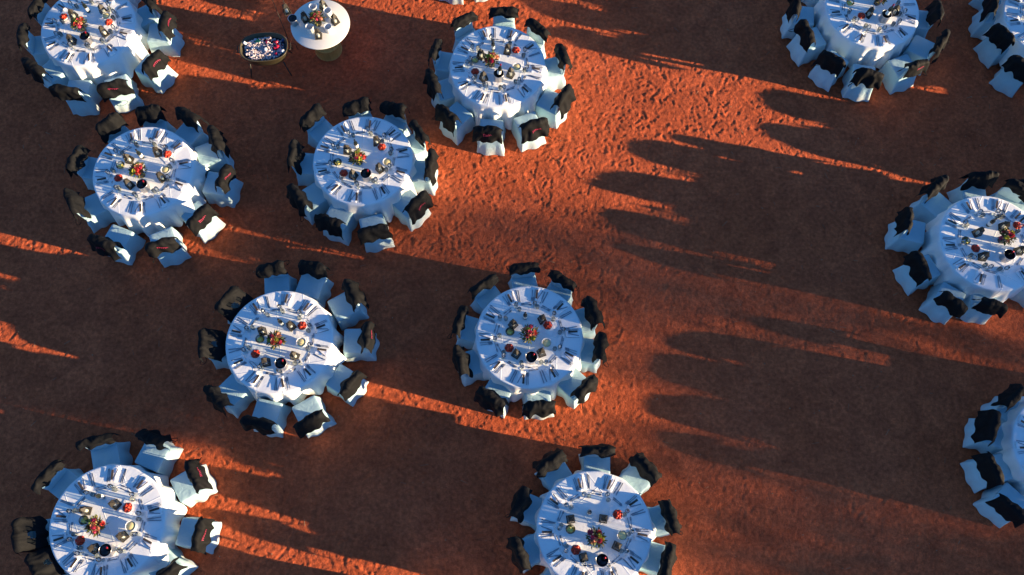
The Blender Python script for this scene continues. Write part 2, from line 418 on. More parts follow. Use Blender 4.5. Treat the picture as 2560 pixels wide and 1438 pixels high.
# -- chair covers
def chair_parts(seed):
    rnd = random.Random(seed)
    hw, y0, y1 = .222, -.235, .215
    def perim(n):
        pts = []; per = [(-hw,y1),(hw,y1),(hw,y0),(-hw,y0)]
        for s in range(4):
            a, b = per[s], per[(s+1) % 4]
            for i in range(n): t = i/n; pts.append((a[0]+(b[0]-a[0])*t, a[1]+(b[1]-a[1])*t, s, t))
        return pts
    P = perim(20); n = len(P)
    def rnd_corner(x, y, r=.03):
        cx, cy = 0, (y0+y1)/2; hx, hy = hw, (y1-y0)/2
        dx = abs(x-cx)-(hx-r); dy = abs(y-cy)-(hy-r)
        if dx > 0 and dy > 0:
            L = math.hypot(dx, dy); s = r/L if L > r else 1
            return (math.copysign(hx-r+dx*s, x-cx)+cx, math.copysign(hy-r+dy*s, y-cy)+cy)
        return x, y
    # seat: crowned pad with its edge rolled over
    v = []; f = []
    for sc_, z in ((.02,.476),(.35,.477),(.7,.476),(.9,.474),(.975,.468),(1.0,.458)):
        for x, y, s, t in P:
            X, Y = rnd_corner(x, y); cy = (y0+y1)/2
            q = (X*sc_, cy+(Y-cy)*sc_)
            cr = .006*abs(nz(q[0]*6+seed*5, q[1]*6))
            v.append((q[0], q[1], z - cr*(1-sc_*.6)))
    for k in range(5):
        for i in range(n):
            j = (i+1) % n; f.append((k*n+i, (k+1)*n+i, (k+1)*n+j, k*n+j))
    f.append(tuple(range(n)))
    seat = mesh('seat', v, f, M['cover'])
    # skirt: hangs from the seat to the sand, corners kicked out
    v = []; f = []; rows = 10
    kick = [rnd.uniform(.0, .04) for _ in range(4)]; kick[2] += .02; kick[3] += .02
    for k in range(rows+1):
        t = k/rows
        for i, (x, y, s, tt) in enumerate(P):
            X, Y = rnd_corner(x, y)
            cy = (y0+y1)/2; d = Vector((X, (Y-cy)*1.0)).normalized()
            ca = (tt if tt < .5 else 1-tt)                     # 0 at a corner
            ci = s if tt < .5 else (s+1) % 4
            c = max(0, 1-ca*3.4)**1.5*kick[ci]
            fold = .020*math.sin(tt*11+seed*3+s*2)*(1-max(0, 1-ca*4)) + .03*nz(X*7+seed, Y*7, seed)
            out = t**1.3*(.03+c+fold) + .002
            if s == 2: out += t**1.4*(.02+.03*math.sin(tt*PI))     # rear panel swings out
            z = .459-.445*t + t*.03*nz(X*5, Y*5+seed)
            if t == 1: z = .012 + .01*abs(nz(X*6, Y*6, seed))
            v.append((X+d.x*out, Y+d.y*out, max(.01, z)))
    for k in range(rows):
        for i in range(n):
            j = (i+1) % n; f.append((k*n+i, (k+1)*n+i, (k+1)*n+j, k*n+j))
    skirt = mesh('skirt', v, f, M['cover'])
    # backrest: padded slab, slightly raked
    v = []; f = []; N = 28
    levels = [(.455,1.0,1.0),(.55,1.0,1.0),(.66,.99,1.0),(.75,.96,.98),(.805,.92,.95),(.835,.85,.8),(.85,.72,.45),(.855,.5,.1)]
    for z, sx, sy in levels:
        yc = -.222-.035*((z-.45)/.5)
        for i in range(N):
            a = 2*PI*i/N; cx, cy2 = math.cos(a), math.sin(a)
            px = math.copysign(abs(cx)**.35, cx)*.212*sx; py = math.copysign(abs(cy2)**.6, cy2)*.034*sy
            v.append((px, yc+py+.004*nz(px*8+seed, z*8), z))
    for k in range(len(levels)-1):
        for i in range(N):
            j = (i+1) % N; f.append((k*N+i, k*N+j, (k+1)*N+j, (k+1)*N+i))
    m = (len(levels)-1)*N; f.append(tuple(range(m, m+N)))
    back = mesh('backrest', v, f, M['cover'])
    return seat, skirt, back
CHAIRS = [chair_parts(s) for s in range(1, 7)]

# -- black bags pulled over the chair backs
def bag_parts(seed, kind):
    rnd = random.Random(seed*13+5)
    hw = rnd.uniform(.252, .282); bulk = rnd.uniform(.062, .085)
    LF = rnd.uniform(.27, .38); LB = rnd.uniform(.32, .44)
    sf = rnd.uniform(.18, .42); sb = rnd.uniform(.12, .30); skew = rnd.uniform(-.05, .05)
    shift = rnd.uniform(-.03, .03); fk = rnd.uniform(4, 9)
    if kind == 'hole': LF, sf, hw = .50, .72, .265
    if kind == 'flat': LF, sf = .22, .15
    def pt(u, v, off=0.0):
        t = abs(v); front = v > 0
        L = (LF if front else LB)*(1+.16*nz(u*1.7+seed*7, 3.1 if front else 9.7)+.06*nz(u*3.2+seed*3, 1.2 if front else 5.5))
        s = t*L; q = bulk*PI/2
        if s < q: a = s/bulk; y = bulk*math.sin(a); z = -bulk*(1-math.cos(a))
        else:
            sl_ = sf if front else sb; e = s-q
            y = bulk+e*sl_; z = -bulk-e*math.sqrt(1-sl_*sl_)
        y *= 1-.30*abs(u)**4
        fold = math.sin(u*fk+seed+2.4*nz(u*1.6+seed, v*1.2))
        y += t**1.2*.024*fold
        y += off
        if not front: y = -y+2*off*0
        x = u*hw*(1+.10*t)+shift+.02*nz(v*2, seed*2.2)
        z -= .055*abs(u)**3.5 + .02*abs(u)**10
        z += skew*u
        d = .026
        x += .016*nz(u*2+seed, v*2, 1); y += d*nz(u*2.2, v*2+seed, 2)
        z += d*nz(u*2.2+seed, v*2.2, 3) + .014*(.6-2*abs(nz(u*2.6+seed, v*1.3, 5))) + .008*(.6-2*abs(nz(u*5+seed, v*4, 8)))
        return Vector((x, -.25+y, .932+z))
    nu, nv = 30, 30; V = []; F = []
    for j in range(nv+1):
        for i in range(nu+1):
            V.append(pt(-1+2*i/nu, -1+2*j/nv))
    for j in range(nv):
        for i in range(nu):
            u, v_ = -1+2*(i+.5)/nu, -1+2*(j+.5)/nv
            if kind == 'hole' and ((u-.05)/.22)**2+((v_-.52)/.10)**2 < 1: continue
            a = j*(nu+1)+i; F.append((a, a+1, a+nu+2, a+nu+1))
    body = mesh('body', V, F, M['black'])
    # pink script on the rear face
    mb = MB(); n = 40
    for k in range(n):
        t = k/n
        def p(t):
            u = -.30+.60*t+.035*math.sin(t*34); v_ = -.45+.07*math.sin(t*34+1.3)*(1-.4*t)
            return pt(u, v_, 0)+Vector((0, -.007, .006))
        a, b = p(t), p(t+1/n)
        d = (b-a).normalized(); w = Vector((-d.z, 0, d.x))*.0055
        mb.add([a-w, a+w, b+w, b-w], [(0,1,2,3)])
    logo = mb.me('logo', M['pink'])
    mb = MB(); e = 1 if seed % 2 else -1
    a = pt(.8*e, -.9); pts = []
    for k in range(13):
        t = k/12; pts.append(a+Vector((e*(.06*math.sin(t*PI*1.5)), -.05*math.sin(t*PI*2)-.01, -.14*math.sin(t*PI))))
    mb.tube(pts, .006, 5); strap = mb.me('strap', M['black'])
    return body, logo, strap
BAGM = {k: [bag_parts(s*3+i, k) for s in range(1, 7 if k == 'full' else 5)] for i, k in enumerate(('full', 'flat', 'hole'))}

# -- place setting pieces (local: +Y towards the table centre, z = 0 on the cloth)
def fork_me(L, w):
    mb = MB(); h = w/2
    mb.prism([(-.006,-L/2),(.006,-L/2),(.004,L*.12),(h,L*.22),(h,L*.30),(-h,L*.30),(-h,L*.22),(-.004,L*.12)], 0, .003)
    for k in range(4):
        x = -h+w*(k+.5)/4; mb.box(x-w*.085, x+w*.085, L*.301, L/2, .0003, .003)
    return mb.me('fork', M['steel'], False)
def knife_me(L):
    mb = MB(); mb.prism([(-.008,-L/2),(.008,-L/2),(.006,0),(.011,L*.05),(.012,L*.36),(.004,L/2),(-.005,L/2),(-.007,0)], 0, .0035)
    return mb.me('knife', M['steel'], False)
def spoon_me(L):
    mb = MB(); pts = [(-.0065,-L/2),(.0065,-L/2),(.005,L*.2)]
    for k in range(9):
        a = -PI*.42+PI*1.84*k/8; pts.append((.017*math.cos(a), L*.34+L*.16*math.sin(a)))
    pts.append((-.003, L*.2)); mb.prism(pts, 0, .004)
    return mb.me('spoon', M['steel'], False)
def napkin_me(seed):
    mb = MB(); w, l = .056, .125; n = 8; v = []; f = []
    for z in (0, 1):
        for j in range(n+1):
            for i in range(n+1):
                x = -w+2*w*i/n; y = -l+2*l*j/n
                v.append((x*(1+.03*nz(y*9+seed)), y, .001 if z == 0 else .018+.006*nz(x*20+seed, y*12)-.006*(abs(x)/w)**6))
    m = (n+1)**2
    for j in range(n):
        for i in range(n):
            a = j*(n+1)+i; f.append((m+a, m+a+1, m+a+n+2, m+a+n+1)); f.append((a+n+1, a+n+2, a+1, a))
    rim = [i for i in range(n+1)]+[(j+1)*(n+1)-1 for j in range(1, n+1)]+[n*(n+1)+i for i in range(n-1, -1, -1)]+[j*(n+1) for j in range(n-1, 0, -1)]
    for k in range(len(rim)):
        a, b = rim[k], rim[(k+1) % len(rim)]; f.append((a, b, m+b, m+a))
    return mesh('napkin', v, f, M['napkin'])
def glass_me(h, r):
    mb = MB(); mb.lathe([(r*.8,0),(r*.8,.003),(.006,.006),(.005,h*.42),(r*.6,h*.5),(r,h*.68),(r*.96,h*.85),(r*.78,h)], 14, closed_ends=False)
    return mb.me('wine_glass', M['glass'])
def tumbler_me():
    mb = MB(); mb.lathe([(.030,.0),(.032,.004),(.036,.10),(.034,.10),(.030,.008),(.001,.008)], 14, closed_ends=False)
    return mb.me('tumbler', M['glass'])
FORK, DFORK, KNIFE, BKNIFE, SPOON = fork_me(.21,.028), fork_me(.17,.024), knife_me(.23), knife_me(.19), spoon_me(.18)
NAPK = [napkin_me(s) for s in (1, 2, 3)]
mb = MB(); mb.box(-.017,.017,-.080,.080,.0,.006); CARD = mb.me('menu_card', M['card'], False)
WGLASS, TUMB = glass_me(.20,.038), tumbler_me()

seat_info = {}
def frame_in(p, margin=30):
    q = Matrix.Rotation(-TILT, 3, 'X') @ (Vector(p)-Vector((0, 0, CAM_H)))
    x = 1280+FPX*q.x/-q.z; y = 719-FPX*q.y/-q.z
    return -margin < x < 2560+margin and -margin < y < 1438+margin

def set_place(tname, ctr, deg, rnd):
    phrase = TABLES[tname][1]; hr = clock(deg)
    a = R_(deg); rad = Vector((math.cos(a), math.sin(a), 0)); inw = -rad; right = Vector((inw.y, -inw.x, 0))
    def put(name, me, x, y, rot, label, cat, group, z=0.0):
        # pieces fan with the round edge
        e = RT-y; aa = x/max(e, .3)
        da = a + (math.asin(max(-1, min(1, aa))))*(1 if right.dot(Vector((-math.sin(a), math.cos(a), 0))) > 0 else -1)
        p = Vector((ctr[0]+e*math.cos(da), ctr[1]+e*math.sin(da), ZT+.0045+z))
        if not frame_in(p): return
        o = link(name, me, None, p, da+PI/2+rot)
        tag(o, label+', '+hr+' place of '+phrase, cat, group)
    j = lambda s: rnd.uniform(-s, s)
    put('table_knife', KNIFE, .118+j(.008), .165+j(.01), j(.08), 'inner table knife', 'knife', 'table knives')
    put('table_knife', KNIFE, .150+j(.008), .165+j(.01), j(.08), 'outer table knife', 'knife', 'table knives')
    put('dinner_fork', FORK, -.120+j(.008), .165+j(.01), j(.08), 'inner dinner fork', 'fork', 'dinner forks')
    put('dinner_fork', FORK, -.150+j(.008), .155+j(.01), j(.1), 'outer dinner fork', 'fork', 'dinner forks')
    nx_ = -.235+j(.01)
    put('napkin', rnd.choice(NAPK), nx_, .155+j(.01), j(.08), 'folded white napkin', 'napkin', 'folded napkins', z=.001)
    put('menu_card', CARD, nx_+.038, .16+j(.015), j(.1), 'narrow dark card on napkin', 'card', 'dark cards on napkins', z=.023)
    put('butter_knife', BKNIFE, nx_-.016, .155, -.28+j(.12), 'butter knife across napkin', 'knife', 'butter knives on napkins', z=.0245)
    put('dessert_spoon', SPOON, .0+j(.02), .355+j(.012), PI/2+j(.12), 'dessert spoon', 'spoon', 'dessert spoons')
    put('dessert_fork', DFORK, .0+j(.02), .322+j(.010), -PI/2+j(.12), 'dessert fork', 'fork', 'dessert forks')
    put('wine_glass', WGLASS, .19+j(.02), .345+j(.02), 0, 'clear wine glass', 'glass', 'wine glasses')
    put('water_tumbler', TUMB, .125+j(.02), .40+j(.02), 0, 'clear water tumbler', 'tumbler', 'water tumblers')

def put_chair(tname, ctr, back, key, rnd, kind='full', logo=False, bagged=True):
    phrase = TABLES[tname][1]
    d = Vector((ctr[0]-back.x, ctr[1]-back.y, 0)); deg = math.degrees(math.atan2(-d.y, -d.x)); hr = clock(deg)
    rz = math.atan2(d.y, d.x)-PI/2+rnd.uniform(-.10, .10)
    fw = Vector((-math.sin(rz), math.cos(rz), 0)); base = Vector((back.x, back.y, 0))+fw*.245
    e = link('banquet_chair', None, None, base, rz); e.empty_display_size = .2
    tag(e, f'white covered chair, {hr} seat of {phrase}', 'chair', 'white covered banquet chairs')
    seat, skirt, bk = rnd.choice(CHAIRS)
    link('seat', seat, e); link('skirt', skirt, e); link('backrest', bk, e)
    body, lg, st = rnd.choice(BAGM[kind])
    b = link('cloth_bag', None, None, base, rz+rnd.uniform(-.04, .04)); b.empty_display_size = .1
    if rnd.random() < .5 and not logo: pass
    what = {'full': 'rumpled black bag', 'flat': 'slim black bag', 'hole': 'open-slotted black bag'}[kind]
    if logo: what = 'pink-lettered black bag'
    tag(b, f'{what} on the {hr} chair of {phrase}', 'bag', 'black bags over the chair backs')
    bd = link('body', body, b)
    if logo: link('logo', lg, bd)
    if rnd.random() < .35: link('strap', st, b)
    return deg

for tn, (ctr, phrase) in TABLES.items():
    rnd = random.Random(tn)
    e = link('round_table', None, None, (ctr[0], ctr[1], 0)); e.empty_display_size = .3
    tag(e, f'round table under a long white cloth, {phrase}', 'table', 'round tables with white cloths')
    link('tablecloth', cloth_mesh(sum(map(ord, tn)) % 97, FLARES.get(tn, [])), e)
    degs = []
    for k, (px, py) in enumerate(BAGS.get(tn, [])):
        p = at(px, py, .82)
        kind = 'hole' if (tn, k) in HOLE else ('flat' if rnd.random() < .42 else 'full')
        degs.append(put_chair(tn, ctr, p, k, rnd, kind, (tn, k) in LOGO))
    for dg in EXTRA.get(tn, []):
        a = R_(dg); rr = 1.2 if (tn, dg) == ('T6', -92) else 1.33; p = Vector((ctr[0]+rr*math.cos(a), ctr[1]+rr*math.sin(a), .82))
        degs.append(put_chair(tn, ctr, p, None, rnd))
    seat_info[tn] = degs
    for dg in degs: set_place(tn, ctr, dg, rnd)

# ------------------------------------------------------------------ things on the tables
def lantern_parts(s=1.0):
    b, tp, hb, hr = .066*s, .036*s, .185*s, .255*s
    out = {}
    mb = MB(); mb.box(-b,b,-b,b,0,.014*s); out['base'] = mb.me('base', M['iron'], False)
    posts = []
    for sx in (-1,1):
        for sy in (-1,1):
            mb = MB(); mb.tube([(sx*b*.94,sy*b*.94,.0141*s),(sx*tp,sy*tp,hb)], .006*s, 4); posts.append(mb.me('post', M['iron'], False))
    out['posts'] = posts
    mb = MB(); v = [(-tp*1.3,-tp*1.3,hb),(tp*1.3,-tp*1.3,hb),(tp*1.3,tp*1.3,hb),(-tp*1.3,tp*1.3,hb)]
    v += [(x*.28/1.3,y*.28/1.3,hr) for x,y,z in v]
    mb.add(v, [(3,2,1,0),(4,5,6,7),(0,1,5,4),(1,2,6,5),(2,3,7,6),(3,0,4,7)])
    out['roof'] = mb.me('roof', M['iron'], False)
    mb = MB(); pts = [(0+.020*s*math.sin(t), 0, hr+.018*s-.020*s*math.cos(t)) for t in [2*PI*k/14 for k in range(15)]]
    mb.tube(pts, .003*s, 5); out['ring'] = mb.me('ring', M['iron'])
    panes = []
    c = [(-b*.9,-b*.9),(b*.9,-b*.9),(b*.9,b*.9),(-b*.9,b*.9)]; t4 = [(x*tp/b,y*tp/b) for x,y in c]
    for k in range(4):
        a, d = c[k], c[(k+1)%4]; a2, d2 = t4[k], t4[(k+1)%4]
        panes.append(mesh('pane', [(*a,.016*s),(*d,.016*s),(*d2,hb-.002),(*a2,hb-.002)], [(0,1,2,3)], M['glass'], False))
    out['panes'] = panes
    mb = MB(); mb.lathe([(.027*s,.0145*s),(.027*s,.085*s),(.022*s,.088*s)], 12); out['candle'] = mb.me('candle', M['wax'])
    return out
LAN = lantern_parts(1.0)
mb = MB(); mb.tube([(0,0,.087),(.002,0,.094),(.001,.001,.099)], .0018, 5); WICK = mb.me('wick', M['iron'])
def put_lantern(p, rz, label, group='black lanterns on the tables'):
    e = link('lantern', None, None, p, rz); e.empty_display_size = .1
    tag(e, label, 'lantern', group)
    link('base', LAN['base'], e); link('roof', LAN['roof'], e); link('ring', LAN['ring'], e); link('wick', WICK, link('candle', LAN['candle'], e))
    for m in LAN['posts']: link('post', m, e)
    for m in LAN['panes']: link('pane', m, e)
    return e

mb = MB(); mb.lathe([(.034,0),(.037,.006),(.037,.185),(.030,.215),(.0145,.245),(.0135,.262)], 16, closed_ends=False); BOT_B = mb.me('body', M['bottle'])
mb = MB(); mb.lathe([(.0152,.2625),(.0152,.300),(.014,.304)], 14); BOT_F = mb.me('foil', M['foilblack']); 
BOT_FR = BOT_F.copy(); BOT_FR.materials[0] = M['foil']
mb = MB(); mb.lathe([(.0378,.05),(.0378,.14)], 16, closed_ends=False); BOT_L = mb.me('paper_label', M['label'])
def put_bottle(p, label, red=False, tilt=None, group='wine bottles on the tables'):
    e = link('wine_bottle', None, None, p); e.empty_display_size = .1; tag(e, label, 'bottle', group)
    if tilt: e.rotation_euler = tilt
    link('body', BOT_B, e); link('foil', BOT_FR if red else BOT_F, e); link('paper_label', BOT_L, e)

mb = MB(); mb.lathe([(.078,0),(.082,.004),(.098,.185),(.104,.19),(.102,.196),(.095,.192),(.0945,.02),(.001,.02)], 28, closed_ends=False); BUCK = mb.me('shell', M['bucket'])
mb = MB(); mb.lathe([(.0935,.192),(.0925,.15),(.0915,.135),(.001,.130)], 24, closed_ends=False); BUCKL = mb.me('liner', M['dark'])
mb = MB(); n = 14; v = []; f = []
for j in range(n+1):
    for i in range(n+1):
        x, y = -.13+.26*i/n, -.13+.26*j/n
        v.append((x+.012*nz(y*8, 2), y+.012*nz(x*8, 5), .002+.006*abs(nz(x*14, y*14))))
for j in range(n):
    for i in range(n): a = j*(n+1)+i; f.append((a, a+1, a+n+2, a+n+1))
UNDER = mesh('under_napkin', v, f, M['napkin'])

def bowl_me(r, h, mat):
    mb = MB(); mb.lathe([(r*.5,0),(r*.55,.004),(r*.9,h*.6),(r,h),(r*.96,h),(r*.84,h*.62),(r*.5,.008),(.001,.007)], 22, closed_ends=False)
    return mb.me('bowl', mat)
BOWLW, BOWLG = bowl_me(.085,.055,M['white']), bowl_me(.078,.06,M['glass'])
mb = MB(); mb.ball((0,0,0), .030, 12, 8); FRUIT = mb.me('fruit', M['red'])
mb = MB(); mb.lathe([(.066,.040),(.055,.048),(.03,.052),(.001,.054)], 16, closed_ends=False); DIP = mb.me('dip', M['butter'])
mb = MB(); mb.lathe([(.030,0),(.030,.006)], 14); SLICE = mb.me('lemon_slice', M['lemon'])

def leaf_bunch(seed, n, rmin, rmax, z0, mat, L=(.05,.09)):
    rnd = random.Random(seed); mb = MB()
    for k in range(n):
        a = rnd.uniform(0, 2*PI); t = math.acos(rnd.uniform(.05, 1)); r = rnd.uniform(rmin, rmax)
        d = Vector((math.sin(t)*math.cos(a), math.sin(t)*math.sin(a), math.cos(t)))
        p = d*r; p.z = p.z*.8+z0
        ax = (d+Vector((rnd.uniform(-.7,.7), rnd.uniform(-.7,.7), rnd.uniform(-.4,.6)))).normalized()
        sd_ = ax.cross(Vector((rnd.uniform(-1,1), rnd.uniform(-1,1), rnd.uniform(-1,1)))).normalized()
        l = rnd.uniform(*L); w = l*rnd.uniform(.10, .2)
        mb.add([p, p+ax*l*.5+sd_*w, p+ax*l, p+ax*l*.5-sd_*w], [(0,1,2,3)])
    return mb
def protea_me(r, mat, seed):
    rnd = random.Random(seed); mb = MB(); mb.ball((0,0,0), r*.62, 8, 6)
    for ring in range(3):
        for k in range(9):
            a = 2*PI*(k+ring*.5)/9; t = .35+ring*.42
            d = Vector((math.sin(t)*math.cos(a), math.sin(t)*math.sin(a), math.cos(t)))
            sd_ = Vector((-math.sin(a), math.cos(a), 0)); p = d*r*.5
            mb.add([p-sd_*r*.12, p+sd_*r*.12, d*r*.9+sd_*r*.2, d*r*1.12, d*r*.9-sd_*r*.2], [(0,1,2,3,4)])
    return mb.me('flower_head', mat, False)
HEADS = {k: protea_me(.042, M[k], i) for i, k in enumerate(('fpink','fred','fpeach','fyell'))}
FOLA = [leaf_bunch(s, 190, .05, .13, .17, None).me('foliage', M['leafa'], False) for s in (1,2,3)]
FOLB = [leaf_bunch(s+40, 90, .06, .14, .17, None).me('dry_sprigs', M['leafb'], False) for s in (1,2,3)]
for m_ in FOLA+FOLB: pass
mb = MB(); mb.lathe([(.06,0),(.065,.004),(.075,.13),(.072,.13),(.001,.11)], 6, closed_ends=False); VASE = mb.me('vase', M['dark'], False)
def put_flowers(p, label, seed, group='flower arrangements'):
    rnd = random.Random(seed*7+1)
    e = link('flower_arrangement', None, None, p, rnd.uniform(0, 6)); e.empty_display_size = .1; tag(e, label, 'flowers', group)
    link('vase', VASE, e)
    o = link('foliage', rnd.choice(FOLA), e); o['kind'] = 'stuff'
    o = link('dry_sprigs', rnd.choice(FOLB), e); o['kind'] = 'stuff'
    for k in range(9):
        a = k*2.4+rnd.uniform(-.4,.4); r = .025+.011*k if k else 0
        col = ('fpink','fred','fpeach','fyell','fpink','fred','fpeach','fyell','fpink')[(k+seed) % 9]
        h = link('flower_head', HEADS[col], e, (r*math.cos(a), r*math.sin(a), .27-.06*(r/.11)**2+rnd.uniform(-.012,.012)))
        h.rotation_euler = (-.5*r/.1*math.sin(a), .5*r/.1*math.cos(a), a); h.scale = (rnd.uniform(1.0,1.35),)*3

# base positions in the photograph: bottle, 4 lanterns, 2 fruit bowls, lemon bowl, dip bowl, flowers, bucket
ITEMS = {
 'T1': (3.267,1100,620,(695,572),[(597,632),(835,592),(622,872),(828,862)],[(878,640),(565,825)],(572,690),(870,782),(730,728),(745,915)),
 'T2': (2.996,440,620,(797,572),[(652,632),(868,592),(680,862),(895,815)],[(950,590),(602,800)],(635,688),(942,712),(765,712),(805,885)),
 'T3': (3.595,680,220,(765,538),[(680,575),(945,498),(735,798),(973,738)],[(990,545),(650,780)],(595,680),(1040,675),(785,672),(858,812)),
 'T4': (3.783,1040,0,(730,468),[(615,540),(865,495),(640,750),(895,715)],[(945,492),(560,695)],(560,580),(955,645),(715,618),(783,750)),
 'T5': (3.424,140,240,(740,528),[(635,556),(880,498),(640,770),(915,712)],[(965,512),(545,715)],(562,605),(945,640),(738,680),(770,795)),
 'T6': (4.133,1260,1090,(875,795),[(688,862),(1025,858),(820,1255),(1165,1140)],[(1170,815),(740,1180)],(685,965),(1220,1030),(940,1060),(1002,1290)),
 'T7': (3.705,0,1050,(955,715),[(810,842),(1080,785),(890,1195),(1150,1082)],[(1195,815),(758,1120)],(790,930),(1220,985),(935,985),(1025,1212)),
 'T8': (5.135,0,0,(1140,150),[(960,225),(1345,165),(940,545),(1355,440)],[(1415,310),(835,240)],None,(1375,220),(1075,395),(1145,540)),
 'T9': (5.752,1960,0,None,[(1205,225),(1575,195)],[(1100,255)],(940,60),None,(1330,50),(1420,295)),
 'T10': (3.424,2220,400,(855,560),[(755,632),(975,582),(800,838),(1108,790)],[(1090,572),(735,768)],(655,700),None,(965,692),(990,845)),
}
for tn_ in ('T11', 'T12', 'T16'):
    q0 = ITEMS['T1']; c0 = Vector((*TABLES['T1'][0], 0)); c1 = Vector((*TABLES[tn_][0], 0))
    def sh(q, q0=q0, c0=c0, c1=c1): return at(q0[1]+q[0]/q0[0], q0[2]+q[1]/q0[0], ZT+.0045)-c0+c1
    ITEMS[tn_] = (None, None, None, sh(q0[3]), [sh(q) for q in q0[4]], [sh(q) for q in q0[5]], None, sh(q0[7]), sh(q0[8]), sh(q0[9]))
WHERE4 = ('upper left', 'upper right', 'lower left', 'lower right')
for ti, (tn, it) in enumerate(ITEMS.items()):
    s, ox, oy, bot, lans, fruits, lem, dip, flo, buc = it; ph = TABLES[tn][1]; rnd = random.Random(ti+50)
    P = (lambda q, z=ZT+.0045: at(ox+q[0]/s, oy+q[1]/s, z)) if s else (lambda q: q)
    if bot: put_bottle(P(bot), f'dark wine bottle standing on {ph}')
    for k, q in enumerate(lans):
        put_lantern(P(q), rnd.uniform(0, 1.5), f'{WHERE4[k]} black candle lantern on {ph}')
    for k, q in enumerate(fruits):
        p = P(q); where = ('upper right', 'lower left')[k] if len(fruits) == 2 else 'only'
        e = link('fruit_bowl', None, None, p, rnd.uniform(0, 6)); e.empty_display_size = .1
        tag(e, f'{where} white bowl heaped with red fruit on {ph}', 'fruit bowl', 'bowls of red fruit')
        tag(link('serving_napkin', UNDER, None, p, rnd.uniform(0, 6)), f'white napkin under the {where} fruit bowl on {ph}', 'napkin', 'napkins under the fruit bowls')
        link('bowl', BOWLW, e, (0,0,.009))
        for m in range(9):
            a = m*2*PI/6 if m < 6 else m*2.1; r = .050 if m < 6 else .021
            tag(link('red_fruit', FRUIT, None, p+Vector((r*math.cos(a), r*math.sin(a), (.055 if m < 6 else .088)+rnd.uniform(-.004,.004)))), f'{"red" if m < 6 else "top red"} fruit, {clock(math.degrees(a))} in {where} bowl on {ph}', 'fruit', 'red fruit in the bowls')
    if lem:
        e = link('lemon_bowl', None, None, P(lem)); e.empty_display_size = .1; tag(e, f'glass bowl of yellow lemon slices on {ph}', 'bowl', 'glass bowls of lemon')
        link('bowl', BOWLG, e)
        for m in range(4):
            o = link('lemon_slice', SLICE, e, (.026*math.cos(m*1.7), .026*math.sin(m*1.7), .014+.010*m)); o.rotation_euler = (rnd.uniform(-.4,.4), rnd.uniform(-.4,.4), 0)
    if dip:
        e = link('dip_bowl', None, None, P(dip)); e.empty_display_size = .1; tag(e, f'white bowl of pale yellow dip on {ph}', 'bowl', 'white bowls of dip')
        link('bowl', BOWLW, e); link('dip', DIP, e)
    put_flowers(P(flo), f'red and yellow flower arrangement on {ph}', ti)
    p = P(buc)
    e = link('ice_bucket', None, None, p, rnd.uniform(0, 1)); e.empty_display_size = .1; tag(e, f'round metal ice bucket on {ph}', 'ice bucket', 'ice buckets')
    tag(link('serving_napkin', UNDER, None, p, rnd.uniform(0, 6)), f'white napkin under the ice bucket on {ph}', 'napkin', 'napkins under the ice buckets')
    link('shell', BUCK, e, (0,0,.009)); link('liner', BUCKL, e, (0,0,.009))
    put_bottle(p+Vector((.0,.0,.15 if tn in ('T4','T9') else -.02 if tn == 'T8' else -.04)) , f'red-capped bottle in the ice bucket on {ph}', True, (-.12, .14, 0), 'bottles in ice buckets')

# ------------------------------------------------------------------ the drinks corner at the top
TC = at(800.5, 60, .86); RC = .575
e = link('cocktail_table', None, None, (TC.x, TC.y, 0)); e.empty_display_size = .3
tag(e, 'round bare pale table on an orange drum beside the drinks tub', 'table')
mb = MB(); mb.lathe([(RC-.006,.832),(RC,.838),(RC,.856),(RC-.006,.860)], 72); link('tabletop', smooth_by_angle(mb.me('tabletop', M['laminate'])), e)
mb = MB(); mb.lathe([(.27,.0),(.275,.02),(.265,.025),(.268,.27),(.278,.28),(.278,.295),(.268,.305),(.268,.53),(.278,.54),(.278,.555),(.268,.565),(.268,.80),(.276,.81),(.276,.831)], 40)
link('drum', smooth_by_angle(mb.me('drum', M['drum']), 50), e)
ZC = .8602
def PC(cx, cy): return at(580+cx/7.19, cy/7.19, ZC)
for k, (q, w) in enumerate((((1325,365),'far left'),((1655,150),'rear'),((1862,405),'right'),((1560,665),'front'))):
    put_lantern(PC(*q), (.6,.9,.75,.1)[k], f'{w} black lantern on the round bare pale table')
put_flowers(PC(1560,440), 'red and yellow flower arrangement on the round bare pale table', 31)
mb = MB(); mb.lathe([(.060,0),(.064,.004),(.074,.145),(.077,.15),(.070,.15),(.058,.012),(.001,.010)], 28, closed_ends=False); POT = mb.me('white_pot', M['white'])
for q, w in (((1480,200),'rear left'),((1740,270),'rear right'),((1420,560),'front left'),((1750,560),'front right')):
    tag(link('white_pot', POT, None, PC(*q)), f'{w} white pot on the round bare pale table', 'pot', 'white pots on the bare table')
mb = MB(); mb.lathe([(.066,0),(.07,.004),(.088,.17),(.092,.176),(.084,.174),(.075,.10),(.001,.098)], 28, closed_ends=False)
e = link('dark_bucket', None, None, PC(1125,430)); e.empty_display_size = .1
tag(e, 'dark bucket at the left rim of the round bare pale table', 'bucket')
link('shell', mb.me('shell', M['bucket']), e)
mb = MB(); mb.lathe([(.0835,.173),(.076,.12),(.001,.118)], 24, closed_ends=False); link('liner', mb.me('liner', M['dark']), e)

